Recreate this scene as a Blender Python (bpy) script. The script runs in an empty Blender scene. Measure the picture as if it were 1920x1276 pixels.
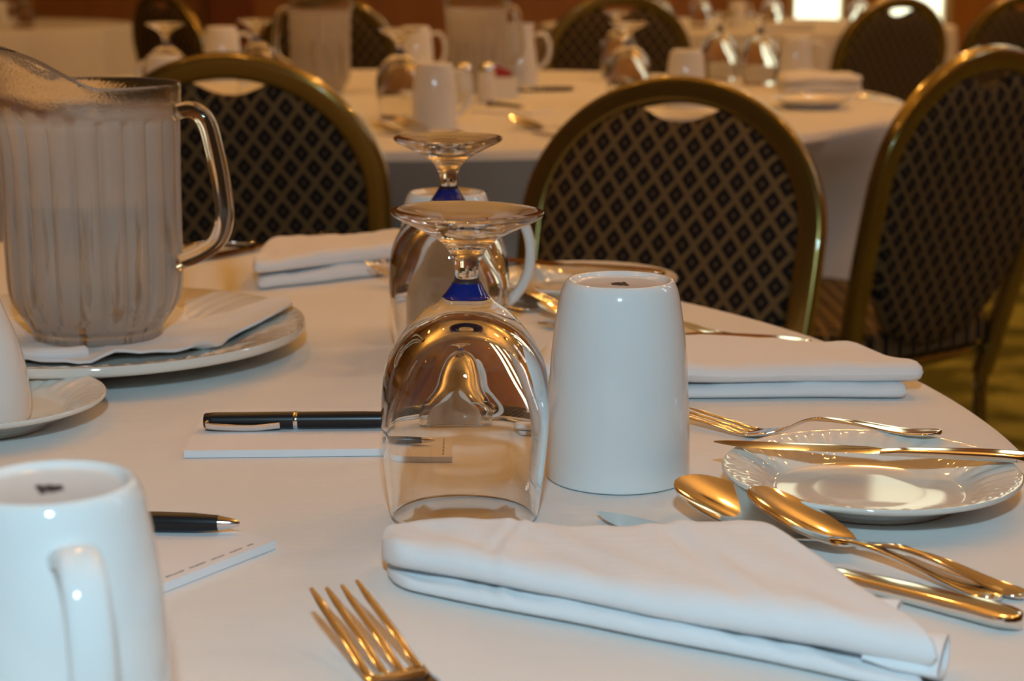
import bpy, bmesh, math, random
from mathutils import Vector, Matrix
random.seed(7)
SC = bpy.context.scene
COL = SC.collection
PI = math.pi
def R(a): return math.radians(a)

# ------------------------------------------------------------------ camera, world, large lights, exposure
TZ = 0.76                                     # height of the cloth on the tables
cam_d = bpy.data.cameras.new('camera')
cam = bpy.data.objects.new('camera', cam_d); COL.objects.link(cam)
cam.location = (0, 0, TZ + 0.2954)
cam.rotation_euler = (R(90 - 11.8316), 0, 0)
cam_d.sensor_width = 36; cam_d.lens = 64.296
cam_d.clip_start = 0.02
cam_d.dof.use_dof = True
cam_d.dof.focus_distance = 1.06
cam_d.dof.aperture_fstop = 10.5
SC.camera = cam
SC.view_settings.view_transform = 'Standard'
SC.view_settings.look = 'None'
SC.view_settings.gamma = 1
SC.view_settings.exposure = 0.0
SC.cycles.use_denoising = True
SC.cycles.max_bounces = 18
SC.cycles.transmission_bounces = 18
SC.cycles.glossy_bounces = 6
SC.cycles.diffuse_bounces = 4
SC.cycles.sample_clamp_indirect = 4.0
SC.cycles.blur_glossy = 0.3
wd = bpy.data.worlds.new('world'); SC.world = wd; wd.use_nodes = True
wd.node_tree.nodes['Background'].inputs[0].default_value = (0.02, 0.02, 0.02, 1)

FLASH_POWER = 8.3
fl = bpy.data.lights.new('camera_flash', 'AREA'); fl.shape = 'RECTANGLE'; fl.size = 0.07; fl.size_y = 0.05
fl.energy = FLASH_POWER; fl.color = (0.53, 0.83, 1.0)
flo = bpy.data.objects.new('camera_flash', fl); COL.objects.link(flo)
flo.location = (0.0, -0.10, TZ + 0.64)               # the photographer's flash above the camera
flo.rotation_euler = (R(90 - 22), 0, 0)

WARM = (1.0, 0.50, 0.12)
CEIL_Z = 4.2
LAMP_POWER = 6.6
FILL_BOWL_POWER = 16.5  # strength of the added ceiling uplights
WIN_BACK = 2.2
WIN_SIDE = 9.0

# ------------------------------------------------------------------ helpers
def mk(name, verts, faces, mat=None, parent=None, smooth=35, uv=None, loc=None):
    me = bpy.data.meshes.new(name)
    me.from_pydata([tuple(v) for v in verts], [], faces)
    bm = bmesh.new(); bm.from_mesh(me)
    bmesh.ops.recalc_face_normals(bm, faces=bm.faces)
    bm.to_mesh(me); bm.free()
    if smooth:
        me.shade_smooth()
        if smooth < 180: me.set_sharp_from_angle(angle=R(smooth))
    if uv:
        l = me.uv_layers.new(name='UVMap')
        for lp in me.loops: l.data[lp.index].uv = uv[lp.vertex_index]
    o = bpy.data.objects.new(name, me); COL.objects.link(o)
    if mat: me.materials.append(mat)
    if parent: o.parent = parent
    if loc: o.location = loc
    return o

def tag(o, label, cat, group=None, kind=None):
    o['label'] = label; o['category'] = cat
    if group: o['group'] = group
    if kind: o['kind'] = kind
    return o

def struct(o):
    o['kind'] = 'structure'; return o

def thing(name, label, cat, loc=(0, 0, 0), rz=0, group=None):
    o = bpy.data.objects.new(name, None); COL.objects.link(o)
    o.empty_display_size = 0.05
    o.location = loc; o.rotation_euler = (0, 0, rz)
    return tag(o, label, cat, group)

def copy_tree(o, parent=None):
    c = o.copy(); COL.objects.link(c)
    if parent:
        c.parent = parent; c.matrix_parent_inverse = o.matrix_parent_inverse.copy()
    for ch in list(o.children): copy_tree(ch, c)
    return c

def put(proto, used, loc, rz, label, group=None, scale=1.0):
    """first call moves the prototype itself, later calls copy it with its parts"""
    o = proto if not used else copy_tree(proto)
    used.append(1)
    o.location = loc; o.rotation_euler = (0, 0, rz); o.scale = (scale,) * 3
    o['label'] = label
    if group: o['group'] = group
    return o

class G:
    """collects geometry for one mesh"""
    def __init__(s): s.v = []; s.f = []; s.uv = []
    def add(s, vs, fs, uv=None):
        b = len(s.v); s.v += [tuple(v) for v in vs]; s.f += [tuple(i + b for i in f) for f in fs]
        s.uv += uv if uv else [(0, 0)] * len(vs)
    def box(s, x0, x1, y0, y1, z0, z1):
        v = [(x, y, z) for x in (x0, x1) for y in (y0, y1) for z in (z0, z1)]
        s.add(v, [(0, 1, 3, 2), (4, 6, 7, 5), (0, 4, 5, 1), (2, 3, 7, 6), (0, 2, 6, 4), (1, 5, 7, 3)])
    def lathe(s, prof, n=64, fr=None, ang=None):
        """prof: list of (r,z); closed where r==0. fr(r,z,th,i)->(r,z) deforms"""
        vs = []; rows = []
        for i, (r, z) in enumerate(prof):
            if r < 1e-7: rows.append([len(vs)]); vs.append((0, 0, z))
            else:
                row = []
                for k in range(n):
                    th = 2 * PI * k / n
                    rr, zz = fr(r, z, th, i) if fr else (r, z)
                    row.append(len(vs)); vs.append((rr * math.cos(th), rr * math.sin(th), zz))
                rows.append(row)
        fs = []
        for a, b in zip(rows[:-1], rows[1:]):
            if len(a) == 1 and len(b) == 1: continue
            for k in range(n):
                k2 = (k + 1) % n
                if len(a) == 1: fs.append((a[0], b[k], b[k2]))
                elif len(b) == 1: fs.append((a[k], a[k2], b[0]))
                else: fs.append((a[k], a[k2], b[k2], b[k]))
        s.add(vs, fs)
    def loft(s, rings, cap=True, closed=False):
        n = len(rings[0]); vs = [p for r in rings for p in r]; fs = []
        m = len(rings)
        for i in range(m if closed else m - 1):
            j = (i + 1) % m
            for k in range(n):
                k2 = (k + 1) % n
                fs.append((i * n + k, i * n + k2, j * n + k2, j * n + k))
        if cap and not closed:
            fs.append(tuple(range(n))[::-1]); fs.append(tuple((m - 1) * n + k for k in range(n)))
        s.add(vs, fs)
    def tube(s, pts, rx, ry=None, n=12, up=(0, 0, 1), cap=True, closed=False, sq=1.0, taper=None):
        """sweep a (super)ellipse of half sizes rx (side) and ry (along up) along pts"""
        ry = rx if ry is None else ry
        P = [Vector(p) for p in pts]; rings = []; m = len(P); up = Vector(up)
        for i, p in enumerate(P):
            if closed: t = (P[(i + 1) % m] - P[i - 1])
            else: t = P[min(i + 1, m - 1)] - P[max(i - 1, 0)]
            t.normalize()
            side = t.cross(up)
            if side.length < 1e-4: side = t.cross(Vector((0, 1, 0)))
            side.normalize(); u2 = side.cross(t).normalized()
            k = taper(i / (m - 1)) if taper else 1.0
            ring = []
            for q in range(n):
                a = 2 * PI * q / n
                ca, sa = math.cos(a), math.sin(a)
                ca = math.copysign(abs(ca) ** sq, ca); sa = math.copysign(abs(sa) ** sq, sa)
                ring.append(p + side * (rx * k * ca) + u2 * (ry * k * sa))
            rings.append(ring)
        s.loft(rings, cap, closed)
    def build(s, name, mat=None, parent=None, smooth=35, uv=False, loc=None):
        return mk(name, s.v, s.f, mat, parent, smooth, s.uv if uv else None, loc)

def bez(ctrl, n):
    """Catmull-Rom through ctrl"""
    P = [Vector(c) for c in ctrl]; out = []
    P = [P[0] * 2 - P[1]] + P + [P[-1] * 2 - P[-2]]
    for i in range(1, len(P) - 2):
        for k in range(n):
            t = k / n
            a, b, c, d = P[i - 1], P[i], P[i + 1], P[i + 2]
            out.append(0.5 * ((2 * b) + (c - a) * t + (2 * a - 5 * b + 4 * c - d) * t * t + (3 * b - a - 3 * c + d) * t ** 3))
    out.append(P[-2].copy()); return out

def interp(tbl, x):
    """cubic through the table, slopes from neighbours"""
    n = len(tbl)
    if x <= tbl[0][0]: return tbl[0][1]
    if x >= tbl[-1][0]: return tbl[-1][1]
    def sl(i):
        a, b = tbl[max(i - 1, 0)], tbl[min(i + 1, n - 1)]
        if 0 < i < n - 1:
            l = (tbl[i][1] - a[1]) / (tbl[i][0] - a[0]); r_ = (b[1] - tbl[i][1]) / (b[0] - tbl[i][0])
            return 0.0 if l * r_ <= 0 else 2 * l * r_ / (l + r_)
        return (b[1] - a[1]) / (b[0] - a[0])
    for i in range(n - 1):
        (x0, y0), (x1, y1) = tbl[i], tbl[i + 1]
        if x <= x1:
            h = x1 - x0; t = (x - x0) / h
            return (2 * t ** 3 - 3 * t * t + 1) * y0 + (t ** 3 - 2 * t * t + t) * h * sl(i) + (3 * t * t - 2 * t ** 3) * y1 + (t ** 3 - t * t) * h * sl(i + 1)

def smooth_profile(prof, n=4):
    return [(max(0.0, p.x), p.y) for p in bez([(r, z, 0) for r, z in prof], n)]

# ------------------------------------------------------------------ materials
class N:
    def __init__(s, name):
        s.m = bpy.data.materials.new(name); s.m.use_nodes = True
        s.t = s.m.node_tree; s.b = s.t.nodes['Principled BSDF']; s.out = s.t.nodes['Material Output']
    def n(s, typ, **kw):
        nd = s.t.nodes.new(typ)
        for k, v in kw.items():
            if k.startswith('i_'): nd.inputs[int(k[2:])].default_value = v
            else: setattr(nd, k, v)
        return nd
    def l(s, a, b): s.t.links.new(a, b)
    def set(s, **kw):
        for k, v in kw.items():
            k = {'base': 'Base Color', 'rough': 'Roughness', 'metal': 'Metallic', 'trans': 'Transmission Weight', 'ior': 'IOR',
                 'spec': 'Specular IOR Level', 'coat': 'Coat Weight', 'sheen': 'Sheen Weight', 'em': 'Emission Color', 'ems': 'Emission Strength',
                 'sss': 'Subsurface Weight', 'aniso': 'Anisotropic'}[k]
            if isinstance(v, tuple) and len(v) == 3: v = v + (1,)
            s.b.inputs[k].default_value = v
        return s
    def math(s, op, a, b=None):
        nd = s.n('ShaderNodeMath', operation=op)
        for i, q in enumerate((a, b)):
            if q is None: continue
            if isinstance(q, (int, float)): nd.inputs[i].default_value = q
            else: s.l(q, nd.inputs[i])
        return nd.outputs[0]
    def mix(s, fac, a, b):
        nd = s.n('ShaderNodeMix', data_type='RGBA')
        if isinstance(fac, (int, float)): nd.inputs[0].default_value = fac
        else: s.l(fac, nd.inputs[0])
        for i, q in ((6, a), (7, b)):
            if isinstance(q, tuple): nd.inputs[i].default_value = q + (1,) if len(q) == 3 else q
            else: s.l(q, nd.inputs[i])
        return nd.outputs[2]
    def noise(s, scale, detail=3, vec=None, rough=0.5):
        nd = s.n('ShaderNodeTexNoise'); nd.inputs['Scale'].default_value = scale; nd.inputs['Detail'].default_value = detail
        nd.inputs['Roughness'].default_value = rough
        if vec: s.l(vec, nd.inputs['Vector'])
        return nd.outputs['Fac']
    def coords(s, kind='Object', scale=None):
        tc = s.n('ShaderNodeTexCoord').outputs[kind]
        if scale:
            mp = s.n('ShaderNodeMapping'); mp.inputs['Scale'].default_value = scale; s.l(tc, mp.inputs['Vector']); return mp.outputs[0]
        return tc
    def bump(s, h, strength=0.2, dist=0.001):
        nd = s.n('ShaderNodeBump'); nd.inputs['Strength'].default_value = strength; nd.inputs['Distance'].default_value = dist
        s.l(h, nd.inputs['Height']); s.l(nd.outputs[0], s.b.inputs['Normal']); return nd

def m_plain(name, base, rough=0.5, **kw): return N(name).set(base=base, rough=rough, **kw).m

def m_cloth(name, base, weave=900, wr=0.35, crease=5.0):
    a = N(name).set(base=base, rough=0.85, spec=0.15, sheen=0.15)
    co = a.coords()
    h1 = a.noise(weave, 2, co)
    st = a.coords('Object', (crease, crease * 5, crease))
    h2 = a.noise(3.0, 3, st)
    h = a.math('ADD', a.math('MULTIPLY', h1, 0.15), a.math('MULTIPLY', h2, 1.0))
    a.bump(h, wr, 0.0016)
    return a.m
M_CLOTH = m_cloth('table_linen', (0.80, 0.79, 0.77))
M_NAP = m_cloth('napkin_linen', (0.86, 0.86, 0.87), 700, 0.3, 12)
M_CERAMIC = N('white_ceramic').set(base=(0.80, 0.805, 0.79), rough=0.09, spec=0.5, ior=1.5).m
M_PLATE = N('ivory_china').set(base=(0.78, 0.755, 0.69), rough=0.06, spec=0.55, ior=1.52).m
M_GLASS = N('clear_glass').set(base=(0.985, 0.99, 0.985), rough=0.0, trans=1.0, ior=1.5).m
M_BLUE = N('cobalt_band').set(base=(0.008, 0.022, 0.20), rough=0.08, trans=0.25, ior=1.5).m
a = N('stainless_steel').set(base=(0.80, 0.78, 0.74), metal=1.0, rough=0.09)
a.bump(a.noise(60, 2, a.coords()), 0.03, 0.001); M_STEEL = a.m
M_CHROME = m_plain('pen_chrome', (0.8, 0.8, 0.8), 0.15, metal=1.0)
M_BLACK = m_plain('pen_black', (0.012, 0.012, 0.014), 0.32, spec=0.4)
M_PAPER = m_plain('pad_paper', (0.84, 0.83, 0.84), 0.8, spec=0.2)
M_INK = m_plain('grey_ink', (0.12, 0.12, 0.14), 0.8)
M_STAMP = m_plain('black_stamp', (0.03, 0.03, 0.035), 0.3)
M_RED = m_plain('red_paper', (0.42, 0.025, 0.015), 0.6)
M_FRAME = N('bronze_chair_frame').set(base=(0.27, 0.20, 0.05), metal=0.8, rough=0.24, coat=1.0).m
M_WATER = N('water').set(base=(1, 1, 1), rough=0.0, trans=1.0, ior=1.33).m

def m_fabric():
    a = N('diamond_fabric').set(rough=0.9, spec=0.1)
    uv = a.coords('UV'); sp = a.n('ShaderNodeSeparateXYZ'); a.l(uv, sp.inputs[0])
    x = a.math('DIVIDE', sp.outputs[0], 0.0330); y = a.math('DIVIDE', sp.outputs[1], 0.0425)
    u = a.math('FRACT', a.math('ADD', a.math('ADD', x, y), 100.0)); v = a.math('FRACT', a.math('ADD', a.math('SUBTRACT', x, y), 100.0))
    du = a.math('ABSOLUTE', a.math('SUBTRACT', u, 0.5)); dv = a.math('ABSOLUTE', a.math('SUBTRACT', v, 0.5))
    d = a.math('MAXIMUM', du, dv)
    lat = a.math('GREATER_THAN', d, 0.365)
    cen = a.math('LESS_THAN', d, 0.10)
    dots = a.noise(420, 1, uv)
    tan = a.mix(dots, (0.125, 0.083, 0.032), (0.265, 0.19, 0.095))
    blk = a.mix(dots, (0.010, 0.010, 0.013), (0.028, 0.026, 0.026))
    mid = a.mix(dots, (0.07, 0.048, 0.026), (0.16, 0.115, 0.065))
    c = a.mix(lat, blk, tan); c = a.mix(cen, c, mid)
    a.l(c, a.b.inputs['Base Color'])
    a.bump(dots, 0.25, 0.001)
    return a.m
M_FABRIC = m_fabric()

def m_pitcher():
    """polycarbonate fogged by condensation with clear runs where drops ran down"""
    a = N('fogged_polycarbonate')
    co = a.coords()
    st = a.coords('Object', (75, 75, 4.5))
    runs = a.noise(1.0, 3, st, 0.6)
    drop = a.noise(420, 2, co)
    sp = a.n('ShaderNodeSeparateXYZ'); a.l(co, sp.inputs[0])
    low = a.n('ShaderNodeMapRange'); a.l(sp.outputs[2], low.inputs[0])
    low.inputs[1].default_value = 0.085; low.inputs[2].default_value = 0.125; low.inputs[3].default_value = 1.0; low.inputs[4].default_value = 0.0
    band = a.n('ShaderNodeMapRange'); a.l(sp.outputs[2], band.inputs[0])
    band.inputs[1].default_value = 0.172; band.inputs[2].default_value = 0.186; band.inputs[3].default_value = 1.0; band.inputs[4].default_value = 0.0
    rr = a.n('ShaderNodeMapRange'); a.l(runs, rr.inputs[0]); rr.inputs[1].default_value = 0.53; rr.inputs[2].default_value = 0.62
    clear = a.math('MULTIPLY', rr.outputs[0], low.outputs[0])
    fog = a.math('MULTIPLY', band.outputs[0], a.math('SUBTRACT', 0.46, a.math('MULTIPLY', clear, 0.42)))
    gl = a.n('ShaderNodeBsdfGlass'); gl.inputs['IOR'].default_value = 1.45; gl.inputs['Color'].default_value = (0.97, 0.96, 0.94, 1)
    rg = a.math('MULTIPLY', fog, 0.3); a.l(rg, gl.inputs['Roughness'])
    df = a.n('ShaderNodeBsdfDiffuse'); df.inputs['Color'].default_value = (0.90, 0.85, 0.78, 1)
    tl = a.n('ShaderNodeBsdfTranslucent'); tl.inputs['Color'].default_value = (0.95, 0.90, 0.84, 1)
    m1 = a.n('ShaderNodeMixShader'); m1.inputs[0].default_value = 0.5; a.l(df.outputs[0], m1.inputs[1]); a.l(tl.outputs[0], m1.inputs[2])
    m2 = a.n('ShaderNodeMixShader'); a.l(fog, m2.inputs[0]); a.l(gl.outputs[0], m2.inputs[1]); a.l(m1.outputs[0], m2.inputs[2])
    bp = a.n('ShaderNodeBump'); bp.inputs['Strength'].default_value = 0.12; bp.inputs['Distance'].default_value = 0.001
    a.l(drop, bp.inputs['Height']); a.l(bp.outputs[0], gl.inputs['Normal'])
    gs = a.n('ShaderNodeBsdfGlossy'); gs.inputs['Roughness'].default_value = 0.22
    fz = a.n('ShaderNodeFresnel'); fz.inputs['IOR'].default_value = 1.5; a.l(bp.outputs[0], gs.inputs['Normal'])
    m3 = a.n('ShaderNodeMixShader'); a.l(a.math('MULTIPLY', a.math('MULTIPLY', fz.outputs[0], fog), 1.6), m3.inputs[0]); a.l(m2.outputs[0], m3.inputs[1]); a.l(gs.outputs[0], m3.inputs[2])
    a.l(m3.outputs[0], a.out.inputs['Surface'])
    return a.m
M_PITCH = m_pitcher()
M_POLY = N('clear_polycarbonate').set(base=(0.93, 0.91, 0.88), rough=0.06, trans=1.0, ior=1.45).m

def m_wood(name, c1, c2):
    a = N(name).set(rough=0.4)
    n1 = a.noise(2.0, 5, a.coords('Object', (6, 6, 0.7)))
    a.l(a.mix(n1, c1, c2), a.b.inputs['Base Color']); return a.m
M_WOOD = m_wood('wall_wood', (0.30, 0.12, 0.025), (0.46, 0.21, 0.055))
M_WOODRED = m_wood('post_wood', (0.20, 0.055, 0.014), (0.30, 0.09, 0.022))
M_WALL = m_plain('warm_wall_paint', (0.50, 0.30, 0.11), 0.8)
M_CEIL = m_plain('ceiling_paint', (0.76, 0.60, 0.36), 0.9)
def m_carpet():
    a = N('patterned_carpet').set(rough=0.95, spec=0.05)
    n1 = a.noise(5.0, 3, a.coords()); n2 = a.noise(350, 2, a.coords())
    r = a.n('ShaderNodeMapRange'); a.l(n1, r.inputs[0]); r.inputs[1].default_value = 0.42; r.inputs[2].default_value = 0.58
    c = a.mix(r.outputs[0], (0.10, 0.10, 0.018), (0.33, 0.31, 0.065))
    c = a.mix(a.math('MULTIPLY', n2, 0.5), c, (0.06, 0.045, 0.012))
    a.l(c, a.b.inputs['Base Color']); a.bump(n2, 0.5, 0.004); return a.m
M_CARPET = m_carpet()
def m_emit(name, c, s):
    a = N(name); e = a.n('ShaderNodeEmission'); e.inputs[0].default_value = c + (1,); e.inputs[1].default_value = s
    a.l(e.outputs[0], a.out.inputs['Surface']); return a.m
def m_daylight(name, c1, c2, s):
    """bright garden seen through a pane"""
    a = N(name); n1 = a.noise(1.6, 3, a.coords('Object', (3, 3, 1)))
    e = a.n('ShaderNodeEmission'); e.inputs[1].default_value = s
    a.l(a.mix(n1, c1, c2), e.inputs[0]); a.l(e.outputs[0], a.out.inputs['Surface']); return a.m
M_DAYBACK = m_daylight('garden_daylight', (1.0, 0.93, 0.55), (0.95, 1.0, 0.78), WIN_BACK)
M_DAYSIDE = m_daylight('sky_daylight', (0.70, 0.84, 1.0), (0.85, 0.93, 1.0), WIN_SIDE)
M_LAMP = m_emit('lamp_glow', WARM, 3.0)
M_CURTAIN = m_plain('beige_curtain', (0.42, 0.29, 0.15), 0.9)
M_WHITEPAINT = m_plain('window_paint', (0.6, 0.5, 0.36), 0.5)

# ------------------------------------------------------------------ the hall
X0, X1, Y0, Y1 = -6.5, 4.4, -5.0, 11.2
def slab(name, b, mat):
    g = G(); g.box(*b); return struct(g.build(name, mat, smooth=0))
slab('floor', (X0 - .2, X1 + .2, Y0 - .2, Y1 + .2, -0.2, 0), M_CARPET)
slab('ceiling', (X0 - .2, X1 + .2, Y0 - .2, Y1 + .2, CEIL_Z, CEIL_Z + .2), M_CEIL)
slab('wall_left', (X0 - .2, X0, Y0, Y1, 0, CEIL_Z), M_WOOD)
slab('wall_front', (X0 - .2, X1 + .2, Y0 - .2, Y0, 0, CEIL_Z), M_WALL)
BW = [(1.66, 2.04), (2.24, 2.66), (3.16, 3.6)]                 # tall windows in the far wall (x ranges)
def wall_with_holes(name, horizontal, at0, at1, a0, a1, holes, zlo, zhi, mat):
    g = G()
    def bx(p0, p1, z0, z1):
        if horizontal: g.box(p0, p1, at0, at1, z0, z1)
        else: g.box(at0, at1, p0, p1, z0, z1)
    cur = a0
    for h0, h1 in holes:
        bx(cur, h0, 0, CEIL_Z); bx(h0, h1, 0, zlo); bx(h0, h1, zhi, CEIL_Z); cur = h1
    bx(cur, a1, 0, CEIL_Z)
    return struct(g.build(name, mat, smooth=0))
wall_with_holes('wall_back', True, Y1, Y1 + .2, X0 - .2, X1 + .2, BW, 0.25, 4.05, M_WOOD)
SW = [(2.2, 2.65), (4.6, 4.95)]
wall_with_holes('wall_right', False, X1, X1 + .2, Y0, Y1, SW, 2.3, 4.0, M_WALL)
wi = 1
def window(horizontal, at, a0, a1, z0, z1, pane_mat):
    global wi
    g = G(); w = 0.05
    def bx(p0, p1, q0, q1, d0, d1):
        if horizontal: g.box(p0, p1, at + d0, at + d1, q0, q1)
        else: g.box(at + d0, at + d1, p0, p1, q0, q1)
    bx(a0, a0 + w, z0, z1, .02, .1); bx(a1 - w, a1, z0, z1, .02, .1)
    bx(a0 + w, a1 - w, z0, z0 + w, .02, .1); bx(a0 + w, a1 - w, z1 - w, z1, .02, .1)
    if a1 - a0 > .6:
        m = (a0 + a1) / 2; bx(m - .02, m + .02, z0 + w, z1 - w, .03, .09)
    for k in range(1, 3):
        zz = z0 + (z1 - z0) * k / 3; bx(a0 + w, a1 - w, zz - .018, zz + .018, .035, .085)
    o = struct(g.build('window_%d' % wi, M_WHITEPAINT, smooth=0))
    p = G()
    if horizontal: p.box(a0 + .01, a1 - .01, at + .12, at + .14, z0 + .01, z1 - .01)
    else: p.box(at + .12, at + .14, a0 + .01, a1 - .01, z0 + .01, z1 - .01)
    p.build('pane', pane_mat, o, smooth=0)
    wi += 1
for a0, a1 in BW: window(True, Y1, a0, a1, 0.25, 4.05, M_DAYBACK)
for a0, a1 in SW: window(False, X1, a0, a1, 2.3, 4.0, M_DAYSIDE)
# reddish post on the far wall and skirting
g = G(); g.box(-1.80, -1.55, Y1 - .12, Y1 - .001, 0, CEIL_Z); struct(g.build('trim_1', M_WOODRED, smooth=0))
g = G(); g.box(X0, 1.66, Y1 - .02, Y1 - .001, 0, .14); struct(g.build('baseboard_back', M_WOODRED, smooth=0))

# recessed warm downlights
def downlight(x, y):
    t = thing('ceiling_light', 'round recessed warm downlight in the hall ceiling', 'ceiling light', (x, y, CEIL_Z), 0, 'recessed downlights in the ceiling')
    g = G(); g.lathe([(.085, 0.0), (.115, 0.0), (.118, -.008), (.110, -.014), (.088, -.010), (.085, 0.0)], 32); g.build('trim_ring', M_WHITEPAINT, t)
    g = G(); g.lathe([(0, -.0005), (.085, -.0005), (.085, -.004), (0, -.004)], 32); g.build('diffuser', M_LAMP, t, smooth=0)
    L = bpy.data.lights.new('downlight', 'AREA'); L.shape = 'DISK'; L.size = 0.17; L.energy = LAMP_POWER * (2.0 if y > 3 else 1.0); L.color = WARM
    o = bpy.data.objects.new('lamp', L); COL.objects.link(o); o.parent = t; o.location = (0, 0, -.02)
for ix in range(4):
    for iy in range(4):
        if not (ix == 0 and iy > 0 or ix == 1 and iy > 1): downlight(-3.2 + ix * 2.3, 1.9 + iy * 2.55)

# unseen hanging bowls, added to bounce warm fill light off the ceiling
def fill_pendant(x, y):
    t = thing('added_uplight', 'unseen bronze bowl lamp added to brighten the ceiling above the tables', 'added fill lamp', (x, y, 3.30), 0, 'added bowl uplights')
    g = G(); g.lathe([(0, -.12), (.06, -.118), (.14, -.09), (.20, -.03), (.215, .02), (.210, .02), (.195, -.025), (.135, -.082), (.06, -.108), (0, -.11)], 40); g.build('bowl', M_FRAME, t)
    g = G(); g.tube([(0, 0, -.11), (0, 0, CEIL_Z - 3.30)], .008, n=8); g.build('rod', M_FRAME, t)
    L = bpy.data.lights.new('fill_bowl_lamp', 'AREA'); L.shape = 'DISK'; L.size = 0.30; L.energy = FILL_BOWL_POWER * (1.5 if y > 3 else 1.0); L.color = WARM
    o = bpy.data.objects.new('lamp', L); COL.objects.link(o); o.parent = t; o.location = (0, 0, -.02); o.rotation_euler = (PI, 0, 0)
for px in (-1.9, 1.5):
    for py in (1.2, 4.2, 7.2):
        if (px, py) != (-1.9, 7.2): fill_pendant(px, py)

# ------------------------------------------------------------------ tables and cloths
def round_table(x, y, r, tlabel, clabel, seed, dents=()):
    t = thing('banquet_table', tlabel, 'table', (x, y, 0), 0, 'round banquet tables')
    g = G(); g.lathe([(0, TZ - .028), (r - .012, TZ - .028), (r - .008, TZ - .02), (r - .008, TZ - .008), (r - .012, TZ - .0045), (0, TZ - .0045)], 96)
    g.build('tabletop', M_WOOD, t)
    for k in range(4):
        a = PI / 4 + k * PI / 2; g = G()
        g.tube([(.35 * math.cos(a), .35 * math.sin(a), TZ - .03), (.42 * math.cos(a), .42 * math.sin(a), 0)], .014); g.build('leg', M_FRAME, t)
    rnd = random.Random(seed); ph = [rnd.uniform(0, 6.28) for _ in range(5)]
    n = 240; rows = []
    for rr in (0.0, .15, .3, .45, .6, .75, .88, .96, .985): rows.append((r * rr, TZ, 0))
    rows += [(r + .0005, TZ - .0012, 0), (r + .0045, TZ - .006, .05), (r + .006, TZ - .018, .12)]
    for k in range(1, 15): rows.append((r + .008, TZ - .02 - k * .048, min(1, .12 + k * .11)))
    def fr(rad, z, th, i):
        amp = rows[i][2]
        f = .016 * math.sin(13 * th + ph[0]) + .011 * math.sin(22 * th + ph[1]) + .006 * math.sin(37 * th + ph[2])
        d_ = 0
        for a_, w_, k_ in dents:             # the skirt gives way to a chair pushed under the table
            q_ = (th - a_ + PI) % (2 * PI) - PI
            d_ += k_ * math.exp(-(q_ / w_) ** 4) * min(1, max(0, (TZ - .02 - z) / .18))
        return rad + amp * (f + .02) - d_, z
    g = G(); g.lathe([(a, b) for a, b, c in rows], n, fr)
    o = g.build('tablecloth', M_CLOTH, None, smooth=60, loc=(x, y, 0))
    tag(o, clabel, 'tablecloth', 'white tablecloths')
    return o
NT = (-0.525, 1.088, 0.836)
round_table(*NT, 'round banquet table under the nearest white cloth', 'white tablecloth on the nearest table, under the platter and notepads', 1)
FT = (-0.24, 3.93, 1.06)
round_table(*FT, 'round banquet table under the cloth behind the oval chairs', 'white tablecloth of the second table, hanging behind the oval chairs', 2, [(-.87, .42, .22), (-1.66, .36, .30)])
round_table(-2.65, 8.35, 0.92, 'round banquet table far away at the upper left', 'tablecloth of the far table above the pitcher spout', 3)
round_table(1.05, 8.35, 0.92, 'round banquet table far away near the bright window', 'tablecloth of the far table between the two dark far chairs by the window', 4)

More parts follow.
